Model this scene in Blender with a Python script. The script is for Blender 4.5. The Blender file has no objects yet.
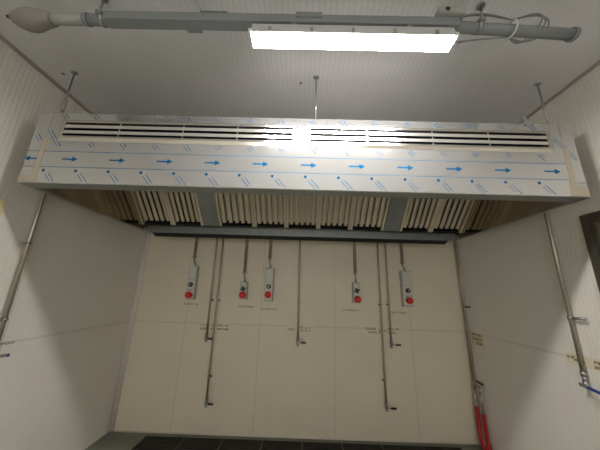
import bpy, bmesh, math, random
from mathutils import Vector, Matrix
C = bpy.context.scene.collection
rnd = random.Random(7)
W, H, YF = 4.20, 3.2357, -8.0

# ------------------------------------------------------------ materials
def mat(name, col, rough=.5, metal=0., emit=None, strength=0., noise=0., nscale=8., bump=0., aniso=0., spec=None):
    m = bpy.data.materials.new(name); m.use_nodes = True
    nt = m.node_tree; b = nt.nodes['Principled BSDF']
    b.inputs['Base Color'].default_value = (*col, 1); b.inputs['Roughness'].default_value = rough
    b.inputs['Metallic'].default_value = metal
    if spec is not None: b.inputs['Specular IOR Level'].default_value = spec
    if aniso: b.inputs['Anisotropic'].default_value = aniso
    if emit:
        b.inputs['Emission Color'].default_value = (*emit, 1); b.inputs['Emission Strength'].default_value = strength
    if noise or bump:
        tc = nt.nodes.new('ShaderNodeTexCoord'); n = nt.nodes.new('ShaderNodeTexNoise')
        n.inputs['Scale'].default_value = nscale; n.inputs['Detail'].default_value = 4
        nt.links.new(tc.outputs['Object'], n.inputs['Vector'])
        if noise:
            r = nt.nodes.new('ShaderNodeMapRange'); r.inputs['To Min'].default_value = 1 - noise; r.inputs['To Max'].default_value = 1 + noise
            nt.links.new(n.outputs['Fac'], r.inputs['Value'])
            mx = nt.nodes.new('ShaderNodeVectorMath'); mx.operation = 'MULTIPLY'
            mx.inputs[0].default_value = col
            nt.links.new(r.outputs['Result'], mx.inputs[1]); nt.links.new(mx.outputs[0], b.inputs['Base Color'])
        if bump:
            bp = nt.nodes.new('ShaderNodeBump'); bp.inputs['Strength'].default_value = bump; bp.inputs['Distance'].default_value = .002
            nt.links.new(n.outputs['Fac'], bp.inputs['Height']); nt.links.new(bp.outputs['Normal'], b.inputs['Normal'])
    return m

def panel_mat(name, col, axis, period, depth, seams=(), seam_axis=None, zseam=None, rough=.45, groove=.0):
    """coated sandwich panel: fine ribs along `axis` plus the joints between panels"""
    m = bpy.data.materials.new(name); m.use_nodes = True
    nt = m.node_tree; N = nt.nodes.new; L = nt.links.new
    b = nt.nodes['Principled BSDF']; b.inputs['Roughness'].default_value = rough
    tc = N('ShaderNodeTexCoord'); sp = N('ShaderNodeSeparateXYZ'); L(tc.outputs['Object'], sp.inputs[0])
    def math_(op, a, b_=None, c=None):
        n = N('ShaderNodeMath'); n.operation = op
        for i, v in enumerate((a, b_, c)):
            if v is None: continue
            if isinstance(v, (int, float)): n.inputs[i].default_value = v
            else: L(v, n.inputs[i])
        return n.outputs[0]
    fr = math_('FRACT', math_('DIVIDE', sp.outputs[axis], period))
    tri = math_('ABSOLUTE', math_('SUBTRACT', fr, .5))            # 0..0.5
    rib = math_('SMOOTH_MIN', math_('MULTIPLY', tri, 5.), 1., .3)
    mask = None
    def add(v):
        nonlocal mask
        mask = v if mask is None else math_('MAXIMUM', mask, v)
    for s in seams:
        add(math_('LESS_THAN', math_('ABSOLUTE', math_('SUBTRACT', sp.outputs[seam_axis], s)), .0045))
    if zseam: add(math_('MULTIPLY', math_('LESS_THAN', math_('ABSOLUTE', math_('SUBTRACT', sp.outputs['Z'], zseam)), .009), .7))
    noise = N('ShaderNodeTexNoise'); noise.inputs['Scale'].default_value = 2.2; noise.inputs['Detail'].default_value = 5
    L(tc.outputs['Object'], noise.inputs['Vector'])
    r = N('ShaderNodeMapRange'); r.inputs['To Min'].default_value = .93; r.inputs['To Max'].default_value = 1.07
    L(noise.outputs['Fac'], r.inputs['Value'])
    v = N('ShaderNodeVectorMath'); v.operation = 'MULTIPLY'; v.inputs[0].default_value = col; L(r.outputs['Result'], v.inputs[1])
    out = v.outputs[0]
    if groove:
        g = N('ShaderNodeVectorMath'); g.operation = 'SCALE'; L(out, g.inputs[0])
        L(math_('ADD', math_('MULTIPLY', rib, groove), 1 - groove), g.inputs['Scale']); out = g.outputs[0]
    if mask is not None:
        mx = N('ShaderNodeMix'); mx.data_type = 'RGBA'
        L(math_('MULTIPLY', mask, .32), mx.inputs['Factor']); L(out, mx.inputs['A'])
        mx.inputs['B'].default_value = (.36, .29, .18, 1); out = mx.outputs['Result']
    L(out, b.inputs['Base Color'])
    h = rib
    if mask is not None: h = math_('SUBTRACT', rib, math_('MULTIPLY', mask, .8))
    bp = N('ShaderNodeBump'); bp.inputs['Strength'].default_value = depth; bp.inputs['Distance'].default_value = .002
    L(h, bp.inputs['Height']); L(bp.outputs['Normal'], b.inputs['Normal'])
    return m

M = dict(
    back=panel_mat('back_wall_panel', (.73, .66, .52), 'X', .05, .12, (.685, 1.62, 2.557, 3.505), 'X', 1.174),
    left=panel_mat('left_wall_panel', (.815, .785, .72), 'Y', .032, .35, (-1.39, -2.55, -3.7), 'Y', 1.174, groove=.03),
    right=panel_mat('right_wall_panel', (.815, .785, .72), 'Y', .032, .35, (-2.55, -3.7), 'Y', 1.174, groove=.03),
    front=panel_mat('front_wall_panel', (.815, .785, .72), 'X', .045, .5),
    ceil=panel_mat('ceiling_panel', (.82, .81, .82), 'X', .036, .6, groove=.08, rough=.4),
    cove=mat('pvc_cove', (.70, .645, .60), .5),
    floor=mat('floor_resin', (.19, .20, .17), .5, noise=.25, nscale=6, bump=.3),
    grate=mat('drain_grating', (.035, .034, .03), .55, .3, noise=.3, nscale=20, bump=.3),
    steel=mat('brushed_steel', (.50, .485, .45), .32, 1., noise=.06, nscale=14),
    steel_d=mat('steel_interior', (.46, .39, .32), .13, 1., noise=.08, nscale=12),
    steel_film=mat('filmed_steel_trim', (.36, .38, .39), .42, .85, noise=.1, nscale=10),
    film=mat('protective_film', (.60, .60, .60), .115, .74, noise=.04, nscale=4),
    ink=mat('film_ink_blue', (.006, .12, .29), .8, spec=.05),
    inkline=mat('film_ink_line', (.08, .18, .30), .8, spec=.05),
    tape=mat('masking_tape', (.47, .41, .32), .6, noise=.1, nscale=20),
    baffle=mat('baffle_steel', (.88, .79, .62), .34, .45, noise=.05, nscale=30),
    dark=mat('gap_shade_black', (.012, .012, .012), .8),  # near-black painting the shade in filter gaps and under the trough
    slot=mat('slot_black', (.006, .007, .012), 1., spec=0.),
    alu=mat('anodised_aluminium', (.62, .58, .52), .17, .9),
    alu_s=mat('slat_aluminium', (.82, .81, .78), .25, .8),
    pvc=mat('grey_conduit_plastic', (.25, .265, .275), .45, noise=.08, nscale=12),
    pvc_l=mat('pale_grey_plastic', (.42, .41, .39), .5, noise=.1, nscale=10),
    wrap=mat('wrinkled_grey_wrap', (.30, .285, .27), .55, noise=.15, nscale=14, bump=.8),
    zinc=mat('galvanised_steel', (.36, .37, .36), .4, .8, noise=.15, nscale=40),
    pipe=mat('steel_pipe', (.36, .31, .23), .35, .6, noise=.1, nscale=20),
    pipe_l=mat('bright_steel_pipe', (.46, .42, .34), .34, .7, noise=.08, nscale=20),
    black=mat('black_plastic', (.012, .012, .012), .45),
    blue=mat('blue_lever_plastic', (.03, .06, .30), .4),
    red=mat('red_mushroom_button', (.75, .022, .012), .35),
    hose=mat('red_rubber_hose', (.48, .010, .010), .4),
    box=mat('grey_enclosure', (.50, .48, .43), .5, noise=.04, nscale=30),
    plate=mat('pale_switch_plate', (.62, .60, .55), .45),
    cable=mat('green_cable', (.05, .16, .09), .5),
    glyph=mat('brown_lettering', (.16, .09, .025), .7),
    glyph_g=mat('faded_lettering', (.27, .20, .13), .7),
    yellowed=mat('yellowed_tape', (.76, .69, .53), .55, noise=.08, nscale=20),
    sign=mat('yellow_sign', (.80, .70, .38), .5, noise=.05),
    white=mat('white_plastic', (.75, .75, .73), .4),
    glow=mat('lamp_diffuser', (.9, .9, .9), .4, emit=(1., .965, .91), strength=128.),
    glow_fill=mat('added_fill_diffuser', (.9, .9, .9), .4, emit=(1., .93, .83), strength=6.),  # for the unseen lamps added as fill behind the camera
    house=mat('lamp_housing', (.55, .56, .55), .45),
    doorm=mat('dark_door_panel', (.02, .02, .018), .35, .2, noise=.2),
    frame=mat('dark_steel_frame', (.17, .155, .13), .35, .8, noise=.1),
)

# ------------------------------------------------------------ mesh helpers
class MB:
    def __init__(s, *mats): s.bm = bmesh.new(); s.m = list(mats)
    def box(s, a, b, mi=0, bev=0.):
        a, b = Vector(a), Vector(b)
        lo = Vector([min(a[i], b[i]) for i in range(3)]); hi = Vector([max(a[i], b[i]) for i in range(3)])
        return s.obox((lo + hi) / 2, (1, 0, 0), (0, 1, 0), (hi - lo) / 2, mi, bev)
    def obox(s, c, ux, uy, half, mi=0, bev=0.):
        ux = Vector(ux).normalized(); uy = Vector(uy).normalized(); uz = ux.cross(uy)
        vs = []
        for k in (-1, 1):
            for i, j in ((-1, -1), (1, -1), (1, 1), (-1, 1)):
                vs.append(s.bm.verts.new(Vector(c) + ux * half[0] * i + uy * half[1] * j + uz * half[2] * k))
        fs = [s.bm.faces.new([vs[q] for q in f]) for f in ((3, 2, 1, 0), (4, 5, 6, 7), (0, 1, 5, 4), (1, 2, 6, 5), (2, 3, 7, 6), (3, 0, 4, 7))]
        for f in fs: f.material_index = mi
        if bev:
            es = list({e for f in fs for e in f.edges})
            r = bmesh.ops.bevel(s.bm, geom=es, offset=bev, segments=2, profile=.5, affect='EDGES')
            for f in r['faces']: f.material_index = mi
        return s
    def quad(s, pts, mi=0):
        f = s.bm.faces.new([s.bm.verts.new(p) for p in pts]); f.material_index = mi; return s
    def prism(s, prof, x0, x1, mi=0):
        """profile of (y,z) points, extruded from x0 to x1"""
        a = [s.bm.verts.new((x0, y, z)) for y, z in prof]; b = [s.bm.verts.new((x1, y, z)) for y, z in prof]
        n = len(prof)
        fs = [s.bm.faces.new(a[::-1]), s.bm.faces.new(b)]
        for i in range(n): fs.append(s.bm.faces.new((a[i], a[(i + 1) % n], b[(i + 1) % n], b[i])))
        for f in fs: f.material_index = mi
        return s
    def tube(s, pts, r, mi=0, seg=14, caps=True):
        pts = [Vector(p) for p in pts]; n = len(pts)
        rs = r if isinstance(r, (list, tuple)) else [r] * n
        rings = []; up = None
        for i, p in enumerate(pts):
            d = (pts[min(i + 1, n - 1)] - pts[max(i - 1, 0)]).normalized()
            if up is None:
                up = Vector((0, 0, 1)) if abs(d.z) < .9 else Vector((1, 0, 0))
            a = (up - d * up.dot(d)).normalized(); up = a; b = d.cross(a)
            rings.append([s.bm.verts.new(p + (a * math.cos(t) + b * math.sin(t)) * rs[i]) for t in [2 * math.pi * k / seg for k in range(seg)]])
        for i in range(n - 1):
            for k in range(seg):
                f = s.bm.faces.new((rings[i][k], rings[i][(k + 1) % seg], rings[i + 1][(k + 1) % seg], rings[i + 1][k]))
                f.material_index = mi; f.smooth = True
        if caps:
            for rg, fl in ((rings[0], True), (rings[-1], False)):
                f = s.bm.faces.new(rg[::-1] if fl else rg); f.material_index = mi
        return s
    def build(s, name, parent=None, loc=None):
        bmesh.ops.recalc_face_normals(s.bm, faces=s.bm.faces)
        me = bpy.data.meshes.new(name); 
        o = bpy.data.objects.new(name, me); C.objects.link(o)
        org = Vector(loc) if loc is not None else Vector((0, 0, 0))
        base = Vector((0, 0, 0))
        if parent is not None:
            o.parent = parent; q = parent
            while q is not None: base += Vector(q.location); q = q.parent
        bmesh.ops.translate(s.bm, verts=s.bm.verts, vec=-(base + org))
        o.location = org
        s.bm.to_mesh(me); s.bm.free()
        for m in s.m: me.materials.append(M[m])
        return o

def tag(o, label, cat, group=None, kind=None):
    if label: o['label'] = label
    if cat: o['category'] = cat
    if group: o['group'] = group
    if kind: o['kind'] = kind
    return o
def thing(name, loc, label, cat, group=None):
    o = bpy.data.objects.new(name, None); C.objects.link(o); o.location = loc; o.empty_display_size = .1
    return tag(o, label, cat, group)
def part(mb, name, parent, label=None):
    o = mb.build(name, parent)
    if label: o['label'] = label
    return o
def struct(mb, name): return tag(mb.build(name), None, None, None, 'structure')
def bez(p0, p1, p2, p3, n=12):
    out = []
    for i in range(n + 1):
        t = i / n; u = 1 - t
        out.append(Vector(p0) * u**3 + Vector(p1) * 3 * u * u * t + Vector(p2) * 3 * u * t * t + Vector(p3) * t**3)
    return out

# ------------------------------------------------------------ the room
T = .1
struct(MB('back').box((-T, 0, 0), (W + T, T, H)), 'wall_back')
struct(MB('left').box((-T, YF, 0), (0, 0, H)), 'wall_left')
# right wall with a real doorway
DY0, DY1, DZ = -2.50, -1.535, 2.20
mb = MB('right'); mb.box((W, YF, 0), (W + T, DY0, H)); mb.box((W, DY1, 0), (W + T, 0, H)); mb.box((W, DY0, DZ), (W + T, DY1, H))
struct(mb, 'wall_right')
WX0, WX1, WZ0, WZ1 = .35, 3.85, .55, 2.75
mb = MB('front'); mb.box((-T, YF - T, 0), (WX0, YF, H)); mb.box((WX1, YF - T, 0), (W + T, YF, H)); mb.box((WX0, YF - T, 0), (WX1, YF, WZ0)); mb.box((WX0, YF - T, WZ1), (WX1, YF, H))
struct(mb, 'wall_front')
mb = MB('white')
for k in range(4):
    x = WX0 + (WX1 - WX0) * k / 3; x = min(max(x, WX0 + .03), WX1 - .03); mb.box((x - .03, YF - .07, WZ0), (x + .03, YF - .02, WZ1))
mb.box((WX0, YF - .065, WZ0), (WX1, YF - .025, WZ0 + .05)); mb.box((WX0, YF - .065, WZ1 - .05), (WX1, YF - .025, WZ1))
struct(mb, 'added_window_1')  # unseen window, added to let frontal fill light into the room
struct(MB('ceil').box((-T, YF - T, H), (W + T, T, H + T)), 'ceiling')
struct(MB('floor').box((-T, YF - T, -T), (W + T + .1, T, 0)), 'floor')
# PVC coves in the corners
def cove(p, q, ax, ay, r, name):
    mb = MB('cove'); p, q = Vector(p), Vector(q); ax, ay = Vector(ax), Vector(ay); n = 6
    prof = [Vector((0, 0, 0))] + [ax * r * (1 - math.sin(t)) + ay * r * (1 - math.cos(t)) for t in [math.pi / 2 * k / n for k in range(n + 1)]]
    a = [mb.bm.verts.new(p + v) for v in prof]; b = [mb.bm.verts.new(q + v) for v in prof]; m = len(prof)
    mb.bm.faces.new(a); mb.bm.faces.new(b[::-1])
    for i in range(m):
        f = mb.bm.faces.new((a[i], b[i], b[(i + 1) % m], a[(i + 1) % m])); f.smooth = 0 < i < m - 1
    return struct(mb, name)
cove((0, 0, 0), (0, 0, H), (1, 0, 0), (0, -1, 0), .045, 'trim_1')
cove((W, 0, 0), (W, 0, H), (-1, 0, 0), (0, -1, 0), .03, 'trim_2')
cove((0, YF, H), (0, 0, H), (1, 0, 0), (0, 0, -1), .022, 'trim_3')
cove((W, YF, H), (W, 0, H), (-1, 0, 0), (0, 0, -1), .018, 'trim_4')
cove((.055, 0, 0), (W - .03, 0, 0), (0, -1, 0), (0, 0, 1), .010, 'trim_5')
# door in the right wall
mb = MB('frame'); FW = .055
mb.box((W - .022, DY1 - FW, 0), (W + T, DY1, DZ)); mb.box((W - .022, DY0, 0), (W + T, DY0 + FW, DZ)); mb.box((W - .022, DY0 + FW, DZ - FW), (W + T, DY1 - FW, DZ))
d = struct(mb, 'door_1')
part(MB('doorm').box((W + .05, DY0 + FW, 0.003), (W + .095, DY1 - FW, DZ - FW)), 'door_panel', d)
mb = MB('alu'); mb.box((W + .03, DY1 - FW - .012, 0.003), (W + .05, DY1 - FW, DZ - FW)); mb.box((W + .03, DY0 + FW, DZ - FW - .012), (W + .05, DY1 - FW - .012, DZ - FW))
part(mb, 'door_seal', d, 'pale strip just inside the dark door frame')

# drain gratings set in the floor along the back wall
n = 8; gx0, gw = .46, .43
for k in range(n):
    x0 = gx0 + k * gw
    mb = MB('grate'); y0, y1 = -.62, -.085
    g = .006
    mb.box((x0 + g, y0, 0), (x0 + gw - g, y1, .004))
    for i in range(16):
        yy = y0 + .01 + i * (y1 - y0 - .02) / 15
        mb.box((x0 + g + .01, yy - .006, .004), (x0 + gw - g - .01, yy + .006, .011))
    mb.box((x0 + g, y0, .004), (x0 + g + .01, y1, .012)); mb.box((x0 + gw - g - .01, y0, .004), (x0 + gw - g, y1, .012))
    names = ['dark floor grating section at the far left end of the row below the back wall',
             'dark floor grating section, second from the left, under the leftmost red stop button',
             'dark floor grating section, third from the left, below the second stop switch',
             'dark floor grating section, fourth from the left, below the third stop switch',
             'dark floor grating section, fifth from the left, below the single middle pipe',
             'dark floor grating section, sixth from the left, below the fourth red stop button',
             'dark floor grating section, seventh from the left, below the right pair of wall pipes',
             'dark floor grating section at the right end of the row, nearest the red hoses']
    tag(mb.build('drain_grating', loc=(x0 + gw / 2, -.35, 0)), names[k], 'grating', 'dark gratings along the foot of the back wall')

# ------------------------------------------------------------ extractor hood
XL, XR, YH, YR, ZB, ZT = .165, 4.034, -1.7564, -.284, 2.262, 2.82
hood = thing('extractor_hood', ((XL + XR) / 2, (YH + YR) / 2, ZB), 'large stainless steel extractor hood still covered in printed protective film, hung from the ceiling', 'extractor hood')
t = .012
mb = MB('steel_d', 'steel')
part(mb.box((XL, YH + .02, ZB), (XL + t, YR, ZT), 0).box((XL, YH + .09, ZB - .004), (XL + .022, YR, ZB + .008), 1), 'side_panel', hood)
mb = MB('steel_d', 'steel')
part(mb.box((XR - t, YH + .02, ZB), (XR, YR, ZT), 0).box((XR - .022, YH + .09, ZB - .004), (XR, YR, ZB + .008), 1), 'side_panel', hood)
part(MB('steel').box((XL + t, YR - t, ZB), (XR - t, YR, ZT)), 'back_panel', hood)
part(MB('steel').box((XL, YH, ZT - .012), (XR, YR, ZT)), 'top_panel', hood)
# front panel with openings for the two grilles
G = [(.352, 2.062), (2.128, 3.865)]; GZ0, GZ1 = 2.592, 2.752
mb = MB('steel')
mb.box((XL, YH, ZB), (XR, YH + .02, GZ0)); mb.box((XL, YH, GZ1), (XR, YH + .02, ZT - .012))
for a, b in ((XL, G[0][0]), (G[0][1], G[1][0]), (G[1][1], XR)): mb.box((a, YH, GZ0), (b, YH + .02, GZ1))
part(mb, 'front_panel', hood)
# gutter lip under the front panel
mb = MB('steel_film')
mb.prism([(YH + .002, ZB), (YH + .002, ZB - .004), (YH + .092, ZB - .004), (YH + .092, ZB + .055), (YH + .088, ZB + .055), (YH + .088, ZB)], XL, XR)
part(mb, 'front_gutter', hood, 'grey bent steel lip along the lower front edge')
# black sheet painted in for the shade behind the grille slots
part(MB('slot').box((XL + t, YH + .075, GZ0 - .03), (XR - t, YH + .08, GZ1 + .03)), 'slot_shade_sheet', hood)

# protective film with its print (blue arrows, lines, diagonal lettering, dots)
FY = YH - .0012
mb = MB('film', 'ink', 'inkline')
ZL1, ZL2 = 2.502, 2.382
def fbox(x0, z0, x1, z1, mi=0, th=.0012, y=None):
    y = YH if y is None else y
    mb.box((x0, y - th, z0), (x1, y, z1), mi)
XT0, XT1 = .262, 3.945
fbox(XT0, ZB + .001, XT1, GZ0 - .008); fbox(XT0, GZ1 + .008, XT1, ZT - .001)
fbox(XT0, GZ0 - .008, G[0][0] - .008, GZ1 + .008); fbox(G[0][1] + .008, GZ0 - .008, G[1][0] - .008, GZ1 + .008); fbox(G[1][1] + .008, GZ0 - .008, XT1, GZ1 + .008)
fbox(XT0, ZL1 - .0022, XT1, ZL1 + .0022, 2, .0005, FY); fbox(XT0, ZL2 - .0022, XT1, ZL2 + .0022, 2, .0005, FY)
def arrow(mb, cx, cz, s=1, mi=1):
    y = FY
    mb.box((cx - s * .054, y - .0006, cz - .0055), (cx + s * .026, y, cz + .0055), mi)
    a = [(cx + s * .018, cz + .020), (cx + s * .018, cz - .020), (cx + s * .056, cz)]
    f = [mb.bm.verts.new((p[0], y - .0006, p[1])) for p in a]; g = [mb.bm.verts.new((p[0], y, p[1])) for p in a]
    for fc in ([f[0], f[1], f[2]], [g[2], g[1], g[0]], [f[0], g[0], g[1], f[1]], [f[1], g[1], g[2], f[2]], [f[2], g[2], g[0], f[0]]):
        mb.bm.faces.new(fc).material_index = mi
for k in range(11): arrow(mb, .478 + .3345 * k, 2.443)
def script(mb, x, z, L, ang=-50, rows=2, mi=1, gap=.021, h=.0044, x1=9, zmin=ZB + .004):
    """a run of small printed strokes sloping down to the right"""
    d = Vector((math.cos(math.radians(ang)), 0, math.sin(math.radians(ang)))); nrm = Vector((-d.z, 0, d.x))
    for r in range(rows):
        p = 0. + r * .004
        while p < L - .006:
            l = rnd.uniform(.010, .026)
            c = Vector((x, FY, z)) + d * (p + l / 2) + nrm * (-(rows - 1) / 2 + r) * gap
            if zmin < (c - d * l).z and (c + d * l / 2).z > zmin:
                mb.obox(c - Vector((0, .0003, 0)), d, nrm, (l / 2, h / 2 * rnd.uniform(.7, 1.1), .0003), mi)
            p += l + .0025
for k in range(17):
    x = .318 + .2265 * k
    if x > XT1 - .01: break
    c = [(x + .0105 * math.cos(a), 2.354 + .0105 * math.sin(a)) for a in [2 * math.pi * i / 12 for i in range(12)]]
    mb.bm.faces.new([mb.bm.verts.new((p[0], FY - .0004, p[1])) for p in c]).material_index = 1
    mb.box((x - .004, FY - .0004, 2.350), (x + .004, FY, 2.358), 1)
    if x < XT1 - .1: script(mb, x + .028, 2.334, .110)
    if .5 < x + .06 < XT1 - .06: script(mb, x + .045, 2.576, .046, zmin=2.505)
for k in range(17):
    x = .345 + .2265 * k
    if x < XT1 - .06: script(mb, x, 2.806, .040, zmin=2.76)
script(mb, .272, 2.672, .16, -52, zmin=2.51); script(mb, 2.082, 2.70, .17, -50, zmin=2.51); script(mb, 3.885, 2.70, .10, -50, zmin=2.51)
film = part(mb, 'protective_film', hood, 'translucent protective film printed with blue arrows, lines and slanted lettering')
# the film on the corner posts runs the other way
mb = MB('film', 'ink', 'inkline')
fbox(XL + .001, ZB + .052, XT0 - .004, ZT - .001); arrow(mb, XL + .048, 2.443, -1)
fbox(XL + .001, ZL1 - .0022, XT0 - .004, ZL1 + .0022, 2, .0005, FY); fbox(XL + .001, ZL2 - .0022, XT0 - .004, ZL2 + .0022, 2, .0005, FY)
script(mb, XL + .02, 2.64, .08, -52, zmin=2.5)
part(mb, 'corner_film', hood, 'narrow film strip whose blue arrow points left')
mb = MB('film', 'ink', 'inkline')
fbox(XT1 + .004, ZB + .075, XR - .001, ZT - .001)
fbox(XT1 + .03, 2.36, XR - .001, 2.364, 2, .0005, FY); script(mb, XT1 + .02, 2.60, .08, -52, zmin=2.4)
part(mb, 'corner_film', hood)
# beige tape
def taped(pts, name):
    mb = MB('tape'); y = FY - .0008
    a = [mb.bm.verts.new((p[0], y - .0008, p[1])) for p in pts]; b = [mb.bm.verts.new((p[0], y, p[1])) for p in pts]; n = len(pts)
    mb.bm.faces.new(a); mb.bm.faces.new(b[::-1])
    for i in range(n): mb.bm.faces.new((a[i], b[i], b[(i + 1) % n], a[(i + 1) % n]))
    return part(mb, name, hood, 'beige tape over the film joint')
taped([(XL + .001, ZB + .002), (.292, ZB + .002), (.284, 2.40), (.279, 2.60), (.246, 2.60), (.249, 2.42), (.247, ZB + .050), (XL + .001, ZB + .044)], 'masking_tape')
taped([(XR - .001, ZB + .002), (3.905, ZB + .002), (3.928, 2.40), (3.938, 2.62), (3.975, 2.62), (3.966, 2.42), (3.962, ZB + .072), (XR - .001, ZB + .070)], 'masking_tape')
# loose film corner sticking up over the top edge
mb = MB('film', 'pvc')
mb.obox((3.715, YH - .012, 2.842), (.55, 0, -.83), (.83, 0, .55), (.034, .018, .0006), 0)
mb.obox((3.712, YH - .0128, 2.846), (.55, 0, -.83), (.83, 0, .55), (.024, .003, .0003), 1)
part(mb, 'loose_film_flap', hood, 'loose flap of film standing above the top edge')

# air supply grilles
for gi, (a, b) in enumerate(G):
    mb = MB('alu'); y0 = YH - .010
    ys = YH + .012
    i0, i1, j0, j1 = a + .028, b - .028, 2.626, 2.736      # inner opening
    def ring(o, i, yo, yi):
        (ox0, oz0, ox1, oz1), (ix0, iz0, ix1, iz1) = o, i
        O = [(ox0, yo, oz0), (ox1, yo, oz0), (ox1, yo, oz1), (ox0, yo, oz1)]; I = [(ix0, yi, iz0), (ix1, yi, iz0), (ix1, yi, iz1), (ix0, yi, iz1)]
        for k in range(4): mb.quad((O[k], O[(k + 1) % 4], I[(k + 1) % 4], I[k]))
    ring((a - .006, GZ0 - .006, b + .006, GZ1 + .006), (a + .004, GZ0 + .018, b - .004, GZ1 - .004), YH - .001, y0)
    ring((a + .004, GZ0 + .018, b - .004, GZ1 - .004), (i0, j0, i1, j1), y0, y0 + .001)
    ring((i0, j0, i1, j1), (i0, j0, i1, j1), y0 + .001, YH + .03)
    gr = part(mb, 'air_grille', hood)
    nb = 2; hh = (j1 - j0)
    for k in range(nb):
        zc = j0 + .032 + .046 * k
        part(MB('alu_s').box((i0, y0 + .001, zc - .0125), (i1, y0 + .004, zc + .0125), 0, .001), 'slat', gr)
    for xx in (a + (b - a) * .25, a + (b - a) * .52, a + (b - a) * .75): part(MB('alu_s').box((xx - .003, y0 + .006, j0), (xx + .003, y0 + .010, j1)), 'slat_spacer', gr)
    for xx in (a + (b - a) * .25, a + (b - a) * .52, a + (b - a) * .75):
        for zz in (GZ0 + .026, GZ1 - .010): part(MB('zinc').tube([(xx, y0 - .002, zz), (xx, y0 + .002, zz)], .0035, seg=8), 'screw', gr)

# grease trough at the back
mb = MB('steel_film', 'dark', 'pvc'); TY = -.385
mb.prism([(TY, 2.318), (TY, 2.235), (YR - .013, 2.235), (YR - .013, 2.239), (TY + .005, 2.239), (TY + .005, 2.318)], XL + .09, XR - .09)
mb.prism([(TY + .004, 2.235), (TY + .004, 2.232), (YR - .016, 2.205), (YR - .016, 2.235)], XL + .13, XR - .16, 1)  # black wedge paints the shaded underside of the trough
mb.box((XL + t, TY + .02, 2.262), (XL + .09, YR - t, 2.30)); mb.box((XR - .09, TY + .02, 2.262), (XR - t, YR - t, 2.30))
for k in range(26):
    x = XL + .2 + k * .137
    if x < XR - .25: mb.obox((x, TY - .0006, 2.277), (.8, 0, -.6), (.6, 0, .8), (.026, .004, .0003), 2)
part(mb, 'grease_trough', hood, 'grey trough under the filters')

# baffle filters: a bank sloping up and forward at 45 degrees
FO = Vector((0, -.425, 2.325)); FT = Vector((0, -1, 1)).normalized(); FN = Vector((0, -1, -1)).normalized(); FL = .52
def fl(x, s, n): return Vector((x, 0, 0)) + Vector((0, FO.y, FO.z)) + FT * s + FN * n
def bobox(mb, x0, x1, s0, s1, n0, n1, mi=0):
    mb.obox(fl((x0 + x1) / 2, (s0 + s1) / 2, (n0 + n1) / 2), (1, 0, 0), FT, ((x1 - x0) / 2, (s1 - s0) / 2, abs(n1 - n0) / 2), mi)
def make_filter(x0, x1, n=5):
    mb = MB('baffle', 'dark'); fw = .024
    bobox(mb, x0, x0 + fw, 0, FL, -.05, .004); bobox(mb, x1 - fw, x1, 0, FL, -.05, .004)
    bobox(mb, x0 + fw, x1 - fw, FL - .02, FL, -.05, .004)
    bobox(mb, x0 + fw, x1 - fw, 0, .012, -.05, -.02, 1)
    bobox(mb, x0 + fw, x1 - fw, 0, FL, -.055, -.05, 1)  # dark strip and plate paint the shade below and between the baffles
    inner = x1 - x0 - 2 * fw; p = inner / n
    for k in range(n):
        xc = x0 + fw + p * (k + .5); w = p * .33; seg = 6
        prof = [(xc + w * math.cos(math.pi * i / seg), -.022 + .020 * math.sin(math.pi * i / seg)) for i in range(seg + 1)]
        for i in range(seg):
            f = mb.bm.faces.new([mb.bm.verts.new(fl(q[0], s, q[1])) for q, s in ((prof[i], .048), (prof[i + 1], .048), (prof[i + 1], FL - .02), (prof[i], FL - .02))])
            f.material_index = 0; f.smooth = True
        f = mb.bm.faces.new([mb.bm.verts.new(fl(q[0], .048, q[1])) for q in prof]); f.material_index = 0
    for k in range(n + 1):          # rear channels seen in the gaps
        xc = x0 + fw + p * k
        a_, b_ = max(x0 + fw, xc - p * .16), min(x1 - fw, xc + p * .16)
        bobox(mb, a_, b_, .06, FL - .02, -.046, -.042, 0)
    return part(mb, 'baffle_filter', hood)
for x0, x1, n in [(XL + t + .004, .560, 5), (.565, .925, 5), (1.125, 1.542, 5), (1.547, 1.925, 5), (1.930, 2.305, 5), (2.310, 2.690, 5), (2.695, 3.085, 5), (3.285, 3.645, 5), (3.650, XR - t - .004, 5)]:
    make_filter(x0, x1, n)
for x0, x1 in [(.930, 1.120), (3.090, 3.280)]:
    mb = MB('steel_film', 'zinc'); bobox(mb, x0, x1, 0, FL, -.03, .002)
    mb.tube([fl(x0 + .13, .2, .002), fl(x0 + .13, .2, .005)], .005, 1, 8)
    part(mb, 'blanking_panel', hood, 'plain grey panel between the filters')
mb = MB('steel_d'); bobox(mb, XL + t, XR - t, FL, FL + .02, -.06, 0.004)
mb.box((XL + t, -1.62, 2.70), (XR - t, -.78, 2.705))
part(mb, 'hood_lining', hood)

# ------------------------------------------------------------ hanger rods
def hanger(x, y, label, buckle):
    o = thing('hanger_rod', (x, y, ZT), label, 'hanger rod', 'threaded rods holding up the hood')
    part(MB('zinc').tube([(x, y, ZT + .004), (x, y, H - .004)], .0055, seg=8), 'rod', o)
    mb = MB('zinc'); mb.box((x - .022, y - .014, H - .008), (x + .022, y + .014, H), 0, .002); mb.tube([(x, y, H - .02), (x, y, H - .008)], .010, seg=6)
    part(mb, 'ceiling_plate', o)
    part(MB('zinc').tube([(x, y, ZT), (x, y, ZT + .016)], .012, seg=6), 'nut', o)
    if buckle:
        mb = MB('zinc'); mb.tube([(x, y, ZT + .05), (x, y, ZT + .065)], .011, seg=6); mb.tube([(x, y, ZT + .15), (x, y, ZT + .165)], .011, seg=6)
        mb.box((x - .012, y - .004, ZT + .065), (x - .008, y + .004, ZT + .15)); mb.box((x + .008, y - .004, ZT + .065), (x + .012, y + .004, ZT + .15))
        part(mb, 'turnbuckle', o)
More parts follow.
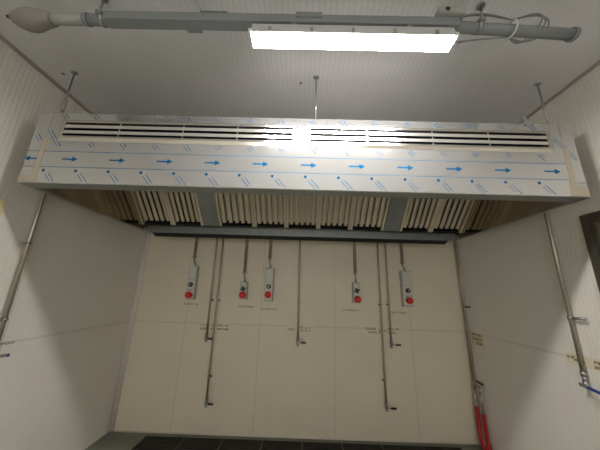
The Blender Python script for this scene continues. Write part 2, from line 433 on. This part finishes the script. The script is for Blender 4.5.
hanger(.262, -1.712, 'thin threaded rod with a turnbuckle holding the left end of the hood', True)
hanger(2.197, -1.72, 'thin straight threaded rod holding the middle of the hood', False)
hanger(3.945, -1.70, 'thin threaded rod holding the right end of the hood', False)
def hole(x, y, label):
    mb = MB('glyph_g'); mb.tube([(x, y, H - .003), (x, y, H + .0)], .011, seg=12); tag(mb.build('screw_plug', loc=(x, y, H)), label, 'screw plug')
hole(.158, -1.70, 'small brown plug in the ceiling left of the left hanger rod'); hole(2.075, -1.658, 'small dark plug in the ceiling left of the middle hanger rod')

# ------------------------------------------------------------ conduit run, lamp, cables
ZC = 3.12; YC = -2.207
run = thing('conduit_run', (2.0, YC, ZC), 'long grey conduit and trunking run fixed under the ceiling above the lamp', 'conduit')
part(MB('pvc_l').tube([(.57, YC + .006, ZC), (.81, YC + .004, ZC)], .028), 'conduit_pipe', run, 'pale beige grey pipe section')
mb = MB('pvc').tube([(.795, YC + .003, ZC), (.82, YC + .003, ZC)], .035).tube([(.82, YC + .003, ZC), (.96, YC + .003, ZC)], .031); part(mb, 'coupling', run)
part(MB('pvc').box((.93, YC - .032, ZC - .03), (2.99, YC + .032, ZC + .03), 0, .004), 'trunking', run)
part(MB('pvc').box((1.40, YC + .02, ZC - .04), (1.49, YC + .04, ZC - .028), 0, .003), 'clip', run)
part(MB('pvc').box((2.05, YC - .04, ZC + .0), (2.20, YC - .028, ZC + .038), 0, .004), 'clip', run)
mb = MB('pvc').tube([(2.98, YC + .003, ZC), (3.69, YC + .03, ZC - .006)], .030); part(mb, 'conduit_pipe', run)
part(MB('pvc').tube([(3.675, YC + .029, ZC - .006), (3.70, YC + .031, ZC - .006)], .037), 'end_ring', run)
# box and ceiling disc on the trunking by the lamp's right end
mb = MB('pvc_l'); mb.box((2.86, YC - .06, ZC + .028), (3.02, YC + .01, ZC + .075), 0, .012); part(mb, 'junction_box', run)
part(MB('black').tube([(2.91, YC - .062, ZC + .05), (2.91, YC - .05, ZC + .05)], .014), 'knockout', run)
# saddle clamp with stud to the ceiling
for x, nm in ((.905, 'left'), (3.115, 'right')):
    mb = MB('zinc'); mb.tube([(x - .010, YC + .003, ZC), (x + .010, YC + .003, ZC)], .037); mb.box((x - .016, YC - .045, ZC - .004), (x + .016, YC - .03, ZC + .022), 0, .003)
    mb.tube([(x, YC - .036, ZC + .012), (x + .006, YC - .036, H - .004)], .006, seg=8); mb.tube([(x + .006, YC - .036, H - .010), (x + .006, YC - .036, H)], .022, seg=16)
    part(mb, 'saddle_clamp', run)
mb = MB('zinc'); mb.obox((1.475, YC - .05, (ZC + H) / 2 + .02), (-.5, -.35, 1), (0, 1, .35), (.062, .014, .003)); mb.box((1.49, YC - .035, ZC + .030), (1.65, YC - .005, ZC + .036)); mb.box((1.42, YC - .10, H - .005), (1.47, YC - .05, H))
part(mb, 'bracket', run, 'slanted metal strap from the trunking to the ceiling')

# grey wrapped bundle on the left end
mb = MB('wrap', 'black')
cs = [(.352, .012), (.362, .030), (.385, .046), (.42, .058), (.46, .064), (.50, .062), (.54, .052), (.575, .042), (.598, .036)]
seg = 20; rings = []
for i, (x, r) in enumerate(cs):
    rings.append([mb.bm.verts.new((x, YC + .008 + math.cos(a) * r * (1 + .10 * math.sin(3 * a + i * .9)), ZC + math.sin(a) * r * .85 * (1 + .10 * math.sin(2 * a + i)) - .002)) for a in [2 * math.pi * k / seg for k in range(seg)]])
for i in range(len(cs) - 1):
    for k in range(seg):
        f = mb.bm.faces.new((rings[i][k], rings[i][(k + 1) % seg], rings[i + 1][(k + 1) % seg], rings[i + 1][k])); f.smooth = True
mb.bm.faces.new(rings[0]); mb.bm.faces.new(rings[-1][::-1])
mb.tube([(.335, YC - .004, ZC + .004), (.36, YC, ZC)], .010, 1)
part(mb, 'wrapped_end', run, 'grey wrinkled wrapping over the left end of the conduit')

# cable coil
coil = thing('cable_coil', (3.3, YC, ZC), 'thin dark grey spare cable coiled and tied to the right end of the conduit', 'cable')
mb = MB('pvc')
for j in range(3):
    w = .062 + .008 * j; xe = 3.50 - .03 * j
    pts = bez((2.98, YC - .02, ZC + .036), (3.12, YC - .05 - .01 * j, ZC + .05), (3.22, YC - .02, ZC + .042), (3.31, YC - .018, ZC + .036)) + \
        bez((3.32, YC - .02, ZC + .035), (3.42, YC - w, ZC + .04), (xe + .04, YC - w + .01, ZC + .02), (xe, YC + .02, ZC - .02))[1:] + \
        bez((xe, YC + .022, ZC - .022), (xe - .05, YC + w, ZC - .045), (3.38, YC + w * .9, ZC - .04), (3.31, YC + .034, ZC - .03))[1:] + \
        bez((3.30, YC + .034, ZC - .03), (3.22, YC + .04, ZC - .035), (3.10, YC + .05, ZC - .03), (2.97, YC + .055 + .004 * j, ZC - .06))[1:]
    mb.tube(pts, .0042, 0, 6)
part(mb, 'cable', coil)
mb = MB('white'); pts = [(3.312 , YC + .008 + .043 * math.cos(a), ZC - .002 + .043 * math.sin(a)) for a in [2 * math.pi * k / 18 for k in range(19)]]
mb.tube(pts, .005, 0, 6); mb.tube([pts[4], (3.318, YC + .06, ZC - .035)], .004, 0, 6)
part(mb, 'cable_tie', coil, 'white cable tie')

def lamp(x0, x1, y, z0, glow, label, name='ceiling_light'):
    o = thing(name, ((x0 + x1) / 2, y, z0), label, 'ceiling light')
    w = .046
    mb = MB('house'); mb.prism([(y - w - .002, z0 + .010), (y + w + .002, z0 + .010), (y + w + .002, z0 + .034), (y + w * .8, z0 + .082), (y - w * .8, z0 + .082), (y - w - .002, z0 + .034)], x0 + .0165, x1 - .0165); part(mb, 'housing', o)
    mb = MB(glow)
    pr = [(y - w, z0 + .010), (y - w * .88, z0), (y + w * .88, z0), (y + w, z0 + .010)]
    mb.prism(pr, x0 + .016, x1 - .016); part(mb, 'diffuser', o, 'glowing white diffuser')
    for a, b in ((x0, x0 + .016), (x1 - .016, x1)): part(MB('white').prism([(y - w - .003, z0 + .034), (y - w - .003, z0 + .008), (y - w * .88, z0 - .001), (y + w * .88, z0 - .001), (y + w + .003, z0 + .008), (y + w + .003, z0 + .034)], a, b), 'end_cap', o)
    for k in range(5):
        xx = x0 + .12 + k * (x1 - x0 - .24) / 4
        
        for sg in (-1, 1): part(MB('zinc').box((xx - .008, y + sg * w, z0 + .02), (xx + .008, y + sg * (w + .006), z0 + .045)), 'clip', o)
    for xx in (x0 + .25, x1 - .25):
        part(MB('zinc').box((xx - .015, y - .022, z0 + .082), (xx + .015, y + .022, (ZC - .03) if glow == 'glow' else H)), 'mount', o)
    return o
o = lamp(1.79, 2.953, -2.215, 2.968, 'glow', 'bright white linear batten light glowing below the conduit in front of the hood')
part(MB('white').tube([(2.953, -2.195, 3.0), (2.98, -2.18, 3.005)], .008, seg=10), 'cable_gland', o)
lamp(.45, 1.65, -4.9, 3.10, 'glow_fill', 'left added fill batten light on the ceiling behind the camera')  # this and the next two: unseen lamps added to lift the shade
lamp(2.55, 3.75, -4.9, 3.10, 'glow_fill', 'right added fill batten light on the ceiling behind the camera')
lamp(1.5, 2.7, -6.9, 3.10, 'glow_fill', 'farthest added fill batten light on the ceiling behind the camera')

# ------------------------------------------------------------ wall fittings
def glyphs(mb, o, ux, uz, L, h, n, mi, rr, th=.0008):
    """small illegible lettering: uprights and crossbars inside a line of text; o = left baseline"""
    o, ux, uz = Vector(o), Vector(ux), Vector(uz); p = 0
    while p < L:
        w = h * rr.uniform(.45, .75)
        if rr.random() < .14: p += w; continue
        k = rr.randrange(4)
        def bar(cx, cz, hw, hh): mb.obox(o + ux * (p + cx) + uz * cz, ux, uz, (hw, hh, th), mi)
        bar(.0, h / 2, h * .10, h / 2)
        if k in (0, 1): bar(w / 2, h * .9, w / 2, h * .1)
        if k in (0, 2): bar(w / 2, h * .1, w / 2, h * .1)
        if k in (1, 3): bar(w / 2, h * .5, w / 2, h * .1)
        if k in (2, 3): bar(w * .9, h / 2, h * .10, h / 2)
        p += w + h * .32

def wall_text(name, face, a, z, rows, h, label, mi='glyph', base=None, seed=1, group=None, skew=0):
    """face: 'back','left','right'; rows: list of (offset, length, dz)"""
    rr = random.Random(seed)
    mb = MB(mi, 'yellowed')
    if face == 'back': ux, org, nn = Vector((1, 0, 0)), Vector((a, -.0008, z)), Vector((0, -1, 0))
    elif face == 'right': ux, org, nn = Vector((0, -1, 0)), Vector((W - .0008, a, z)), Vector((-1, 0, 0))
    else: ux, org, nn = Vector((0, 1, 0)), Vector((.0008, a, z)), Vector((1, 0, 0))
    uz = Vector((0, 0, 1)); 
    if base:
        c = org + ux * (base[0] + base[1]) / 2 + uz * (base[2] + base[3]) / 2
        mb.obox(c, ux, uz, ((base[1] - base[0]) / 2, (base[3] - base[2]) / 2, .0008), 1); org = org + nn * .0012
    for (off, L, dz) in rows: glyphs(mb, org + ux * off + uz * dz, ux, uz, L, h, 0, 0, rr)
    tag(mb.build(name, loc=org), label, 'wall lettering', group)

def lever(mb, base, d, L, mi=0):
    d = Vector(d).normalized(); b = Vector(base)
    side = Vector((0, 0, 1))
    mb.obox(b + d * L / 2, d, side, (L / 2, .0095, .006), mi, .002)

# pipes on the back wall
def back_pipe(x, z0, clips, label, lev=1, r=.0115, xt=None):
    xt = x if xt is None else xt
    o = thing('water_pipe', (x, -.035, z0), label, 'pipe', 'steel pipes dropping down the back wall')
    mb = MB('pipe'); n = 8
    pts = [(xt + (x - xt) * i / n, -.035, 3.0 + (z0 + .03 - 3.0) * i / n) for i in range(n + 1)]
    part(mb.tube(pts, r), 'pipe_run', o)
    mb = MB('zinc'); mb.tube([(x, -.035, z0 + .05), (x, -.035, z0 - .015)], r * 1.6, seg=6); mb.tube([(x, -.035, z0 + .008), (x, -.075, z0 + .008)], r * 1.1, seg=12)
    mb.tube([(x, -.035, z0 - .015), (x, -.035, z0 - .04)], r * 1.05, seg=12)
    part(mb, 'valve', o)
    mb = MB('black', 'zinc'); mb.tube([(x, -.075, z0 + .008), (x, -.086, z0 + .008)], .010, 1, 8); mb.obox((x + .018 * lev, -.083, z0 + .008), (1, 0, 0), (0, 0, 1), (.02, .006, .003), 1)
    lever(mb, (x + .035 * lev, -.083, z0 + .006), (lev, 0, 0), .062); part(mb, 'lever', o, 'black valve lever')
    for cz, s in clips:
        mb = MB('black', 'zinc'); mb.tube([(x, -.035, cz - .008), (x, -.035, cz + .008)], r + .005, 1, 12); mb.box((x - .006, -.022, cz - .006), (x + .006, 0, cz + .006), 1)
        mb.tube([(x + s * .006, -.035, cz), (x + s * .036, -.035, cz)], .0075, 0, 8)
        part(mb, 'pipe_clip', o)
    return o
back_pipe(.982, 1.005, [(1.455, 1)], 'thin steel pipe of the left pair, ending in a valve at mid height', xt=.965)
back_pipe(1.068, .325, [(1.455, 1), (.60, 1)], 'long thin steel pipe of the left pair, ending in a valve low on the wall', xt=1.052)
back_pipe(2.103, .995, [(1.455, 0)], 'single thin steel pipe in the middle of the back wall, ending in a valve', xt=2.088)
back_pipe(3.138, .345, [(1.465, -1), (.62, -1)], 'long thin steel pipe of the right pair, ending in a valve low on the wall', xt=3.128)
back_pipe(3.238, 1.005, [(1.470, -1)], 'thin steel pipe of the right pair, ending in a valve at mid height', xt=3.235)

# pipes on the side walls
def side_pipe(x, y, z0, s, dy, label, clips, r=.0135, ll=.105):
    o = thing('water_pipe', (x, y, z0), label, 'pipe')
    part(MB('pipe_l').tube([(x, y, 3.0), (x, y, z0 + .06)], r), 'pipe_run', o)
    mb = MB('zinc'); mb.tube([(x, y, z0 + .09), (x, y, z0 + .06)], r * 1.35, seg=8); mb.tube([(x, y, z0 + .06), (x, y, z0 + .03)], r * 1.1, seg=14)
    mb.tube([(x, y, z0 + .03), (x, y, z0 - .015)], r * 1.25, seg=6); mb.tube([(x, y, z0 + .005), (x - s * .04, y, z0 + .005)], r * .8, seg=10)
    part(mb, 'valve', o)
    mb = MB('blue', 'zinc'); q = x - s * .042
    mb.obox((q, y + dy * .025, z0 + .006), (0, dy, -.1), (0, .1, 1), (.03, .010, .004), 1)
    lever(mb, (q, y + dy * .045, z0 + .003), (0, dy, -.12), ll); part(mb, 'lever', o, 'blue valve lever')
    for cz in clips:
        mb = MB('zinc'); mb.tube([(x, y, cz - .009), (x, y, cz + .009)], r + .005, seg=14)
        mb.tube([(x, y - .02, cz), (x, y - .02 - .085, cz + .002)], .010, seg=10) if s > 0 else mb.tube([(x, y, cz), (x, y - .045, cz)], .008, seg=10)
        mb.box((x, y - .008, cz - .006), (W if s > 0 else 0, y + .008, cz + .006)); part(mb, 'pipe_clip', o)
side_pipe(W - .035, -1.312, 1.01, 1, -1, 'steel pipe down the right wall ending in a valve with a blue lever', [1.463])
side_pipe(.035, -1.452, 1.10, -1, 1, 'steel pipe down the left wall below the left end of the hood', [1.89, 1.345], ll=.016)

# corner pipe with two hoses
o = thing('corner_pipe', (4.165, -.075, .55), 'thin steel pipe in the right back corner feeding two red hoses', 'pipe')
px, py = 4.155, -.055
part(MB('pipe').tube([(px, py, 3.0), (px, py, .60)], .0085), 'pipe_run', o)
part(MB('pipe_l').tube([(px + .017, py - .014, 3.0), (px + .017, py - .014, .66)], .006), 'pipe_run', o)
mb = MB('pipe_l'); mb.tube([(px, py, .66), (px, py, .56)], .017, seg=8); mb.tube([(px, py, .56), (px - .004, py, .39)], .0125, seg=12); mb.tube([(px - .004, py, .44), (px - .004, py, .39)], .018, seg=6)
mb.tube([(px, py, .62), (px + .015, py - .07, .60), (px + .015, py - .075, .56)], .012, seg=10); mb.tube([(px + .015, py - .075, .57), (px + .015, py - .075, .36)], .011, seg=12)
mb.tube([(px + .015, py - .075, .58), (px + .015, py - .075, .54)], .018, seg=6); mb.tube([(px + .015, py - .075, .38), (px + .015, py - .075, .35)], .018, seg=6)
part(mb, 'pipe_fitting', o)
mb = MB('black', 'zinc'); mb.tube([(px, py, .64), (px, py - .05, .64)], .008, 1, 8); mb.obox((px + .012, py - .085, .655), (.1, -1, -.15), (0, -.15, 1), (.045, .008, .005), 0); part(mb, 'lever', o, 'black valve lever')
for cz in (1.47,):
    mb = MB('zinc', 'black'); mb.tube([(px + .006, py - .004, cz - .008), (px + .006, py - .004, cz + .008)], .017, seg=12); mb.tube([(px + .01, py - .02, cz), (px + .01, py - .105, cz)], .009, 1, 10)
    mb.box((px, py - .006, cz - .005), (W, py + .006, cz + .005)); part(mb, 'pipe_clip', o)
def hose(pts, label):
    t = MB('hose').tube(pts, .0185, 0, 14).build('water_hose', loc=pts[0]); tag(t, label, 'hose', 'red hoses in the right corner')
hose(bez((px - .004, py, .392), (px - .004, py - .005, .25), (px - .030, py - .03, .12), (px - .016, py - .055, .019)) + bez((px - .016, py - .055, .019), (px - .002, py - .14, .0187), (px - .015, py - .35, .0187), (px - .03, py - .62, .0187))[1:], 'red rubber hose hanging from the left fitting of the corner pipe')
hose(bez((px + .015, py - .075, .352), (px + .015, py - .08, .25), (px + .000, py - .08, .12), (px + .0215, py - .10, .019)) + bez((px + .0215, py - .10, .019), (px + .0255, py - .2, .0187), (px + .024, py - .4, .0187), (px + .02, py - .66, .0187))[1:], 'red rubber hose hanging from the right fitting, nearer the right wall')

# emergency stop stations
def station(x, zb, zt, w, kind, label, cx, gap_z, zbtn):
    d = .075
    o = thing('stop_station', (x, 0, zb), label, 'stop switch', 'stop switches along the back wall')
    part(MB('box').box((x - w / 2, -d, zb), (x + w / 2, 0, zt), 0, .006), 'enclosure', o)
    if kind == 'tall':
        h = zt - zb
        mb = MB('plate'); mb.box((x - w / 2 + .008, -d - .004, zb + h * .60), (x + w / 2 - .008, -d, zt - .012), 0, .0015); part(mb, 'blank_cover', o)
        mb = MB('plate'); mb.box((x - w / 2 + .006, -d - .004, zb + .016), (x + w / 2 - .006, -d, zb + h * .57), 0, .0015); part(mb, 'switch_plate', o)
        zs = zb + h * .44
        mb = MB('black', 'zinc'); mb.tube([(x, -d - .002, zs), (x, -d - .016, zs)], .030, 0, 20); mb.tube([(x, -d - .016, zs), (x, -d - .030, zs)], .020, 0, 16)
        mb.obox((x, -d - .034, zs), (.5, 0, .85), (-.85, 0, .5), (.021, .005, .006), 1); part(mb, 'rotary_switch', o, 'black rotary switch')
        mb = MB('black'); glyphs(mb, (x - .032, -d - .0045, zb + h * .27), (1, 0, 0), (0, 0, 1), .064, .012, 0, 0, random.Random(int(x * 100)))
        part(mb, 'nameplate', o)
    else:
        mb = MB('plate'); mb.box((x - w / 2 + .008, -d - .003, zb + .012), (x + w / 2 - .008, -d, zt - .012), 0, .001); part(mb, 'switch_plate', o)
        zs = zb + (zt - zb) * .60
        mb = MB('black'); 
        star = []
        for k in range(16):
            r = .033 if k % 4 in (0, 1) else .023
            star.append((x + r * math.cos(k * math.pi / 8 + .2), zs + r * math.sin(k * math.pi / 8 + .2)))
        a = [mb.bm.verts.new((p[0], -d - .022, p[1])) for p in star]; b = [mb.bm.verts.new((p[0], -d - .002, p[1])) for p in star]
        mb.bm.faces.new(a); mb.bm.faces.new(b[::-1])
        for i in range(16): mb.bm.faces.new((a[i], b[i], b[(i + 1) % 16], a[(i + 1) % 16]))
        mb.tube([(x, -d - .022, zs), (x, -d - .034, zs)], .012, 0, 12); part(mb, 'star_knob', o, 'black star shaped knob')
    mb = MB('red', 'black')
    R = .041
    prof = [(0, .020), (-.006, .020), (-.010, .030), (-.022, .034), (-.028, R * .93), (-.036, R), (-.048, R * .97), (-.058, R * .78), (-.063, R * .4), (-.064, .001)]
    mb.tube([(x, -d + a, zbtn) for a, _ in prof], [r for _, r in prof], 0, 24); mb.tube([(x, -d, zbtn), (x, -d - .008, zbtn)], .036, 1, 20)
    part(mb, 'stop_button', o, 'red mushroom stop button')
    mb = MB('pipe'); mb.tube([(cx - .011, -.02, 3.0), (cx - .011, -.02, gap_z)], .0085, 0, 10); mb.tube([(cx + .012, -.02, 3.0), (cx + .012, -.02, gap_z)], .0085, 0, 10)
    mb.box((cx - .024, -.03, gap_z - .0), (cx + .024, 0, gap_z + .02), 0, .004); part(mb, 'conduit', o)
    mb = MB('cable'); mb.tube(bez((cx, -.018, gap_z + .002), (cx, -.018, (gap_z + zt) / 2), (x + .004, -.03, (gap_z + zt) / 2), (x + .004, -.035, zt + .01)), .006, 0, 8); mb.tube([(x - .008, -.02, zt + .025), (x - .006, -.03, zt + .008)], .004, 0, 8); part(mb, 'cable', o, 'green cable into the top')
    part(MB('box').tube([(x + .004, -.035, zt - .002), (x + .004, -.035, zt + .018)], .014, 0, 12), 'cable_gland', o)
station(.722, 1.455, 1.872, .105, 'tall', 'tall grey stop switch box with rotary switch, leftmost on the back wall', .694, 1.99, 1.512)
station(1.395, 1.475, 1.690, .088, 'short', 'short stop switch with star knob, second from the left, right of the left pipe pair', 1.378, 1.80, 1.530)
station(1.715, 1.462, 1.872, .105, 'tall', 'tall grey stop switch box, third from the left, just left of the single middle pipe', 1.698, 1.985, 1.540)
station(2.828, 1.475, 1.725, .088, 'short', 'short stop switch with star knob, left of the right pipe pair', 2.826, 1.83, 1.520)
station(3.470, 1.450, 1.890, .125, 'tall', 'tall grey stop switch box, rightmost on the back wall', 3.452, 1.98, 1.525)

# lettering on the walls
wall_text('wall_lettering', 'back', .635, 1.388, [(0, .17, 0)], .020, 'small faint lettering below the leftmost stop switch', 'glyph_g', seed=3)
wall_text('wall_lettering', 'back', 1.325, 1.378, [(0, .20, 0)], .020, 'small faint lettering below the second stop switch from the left', 'glyph_g', seed=4)
wall_text('wall_lettering', 'back', 1.625, 1.355, [(0, .19, 0)], .020, 'small faint lettering below the third stop switch from the left', 'glyph_g', seed=5)
wall_text('wall_lettering', 'back', 2.665, 1.375, [(0, .19, 0)], .020, 'small faint lettering below the fourth stop switch, left of the right pipe pair', 'glyph_g', seed=6)
wall_text('wall_lettering', 'back', 3.265, 1.362, [(0, .19, 0)], .020, 'small faint lettering below the rightmost stop switch', 'glyph_g', seed=7)
wall_text('wall_lettering', 'back', .885, 1.10, [(0, .10, .042), (.13, .06, .042), (.20, .14, .042), (0, .10, 0), (.12, .06, 0), (.21, .13, 0)], .024, 'two lines of brown lettering behind the left pipe pair', seed=8, base=(-.01, .37, -.012, .078))
wall_text('wall_lettering', 'back', 1.985, 1.115, [(0, .06, .010), (.14, .13, .032), (.15, .11, 0)], .022, 'brown lettering behind the single middle pipe', 'glyph_g', seed=9, base=(-.02, .30, -.010, .065))
wall_text('wall_lettering', 'back', 2.935, 1.118, [(0, .13, .042), (.17, .02, .03), (.23, .04, .02), (.28, .12, .042), (.04, .09, 0), (.17, .02, 0), (.29, .08, 0)], .026, 'brown lettering behind the right pipe pair', seed=10, base=(-.03, .41, -.014, .082))
wall_text('wall_lettering', 'right', -.085, 1.06, [(0, .16, .088), (0, .16, .044), (0.02, .14, 0)], .026, 'three lines of brown lettering on yellowed tape beside the corner pipe', seed=11, base=(-.02, .19, -.018, .125))
wall_text('wall_lettering', 'right', -1.19, 1.135, [(0, .05, .03), (.05, .06, .015), (.17, .16, .030), (.18, .14, 0)], .020, 'brown lettering behind the right wall pipe', seed=12, base=(-.01, .35, -.012, .065))
wall_text('wall_lettering', 'left', -1.40, 1.155, [(0, .10, .006)], .018, 'short brown lettering on the joint of the left wall', 'glyph_g', seed=13)
# yellow sign on the left wall, cut by the frame
mb = MB('sign'); mb.box((0, -1.90, 2.03), (.004, -1.655, 2.16), 0, .001); tag(mb.build('wall_sign', loc=(0, -1.78, 2.1)), 'pale yellow sign on the left wall at the picture edge', 'sign')

# ------------------------------------------------------------ world, camera
w = bpy.data.worlds.new('world'); bpy.context.scene.world = w; w.use_nodes = True
w.node_tree.nodes['Background'].inputs[0].default_value = (1., .97, .91, 1)
w.node_tree.nodes['Background'].inputs[1].default_value = 3.5
yaw, pitch, roll = .0107, .2601, .0306
cy, sy, cp, sp_, cr, sr = math.cos(yaw), math.sin(yaw), math.cos(pitch), math.sin(pitch), math.cos(roll), math.sin(roll)
f = Vector((-sy * cp, cy * cp, sp_)); r = Vector((cy, sy, 0)); u = r.cross(f)
r2 = r * cr + u * sr; u2 = u * cr - r * sr
cam = bpy.data.cameras.new('camera'); co = bpy.data.objects.new('camera', cam); C.objects.link(co)
mw = Matrix.Identity(4)
for i, v in enumerate((r2, u2, -f)):
    for k in range(3): mw[k][i] = v[k]
mw.translation = (2.121, -3.3092, 1.6)
co.matrix_world = mw
cam.sensor_width = 36; cam.lens = 247.6 * 36 / 600; cam.clip_start = .02
sc = bpy.context.scene; sc.camera = co
vs = sc.view_settings; sc.display_settings.display_device = 'sRGB'
vs.view_transform = 'Standard'; vs.look = 'None'; vs.gamma = 1; vs.exposure = 0; vs.use_curve_mapping = False
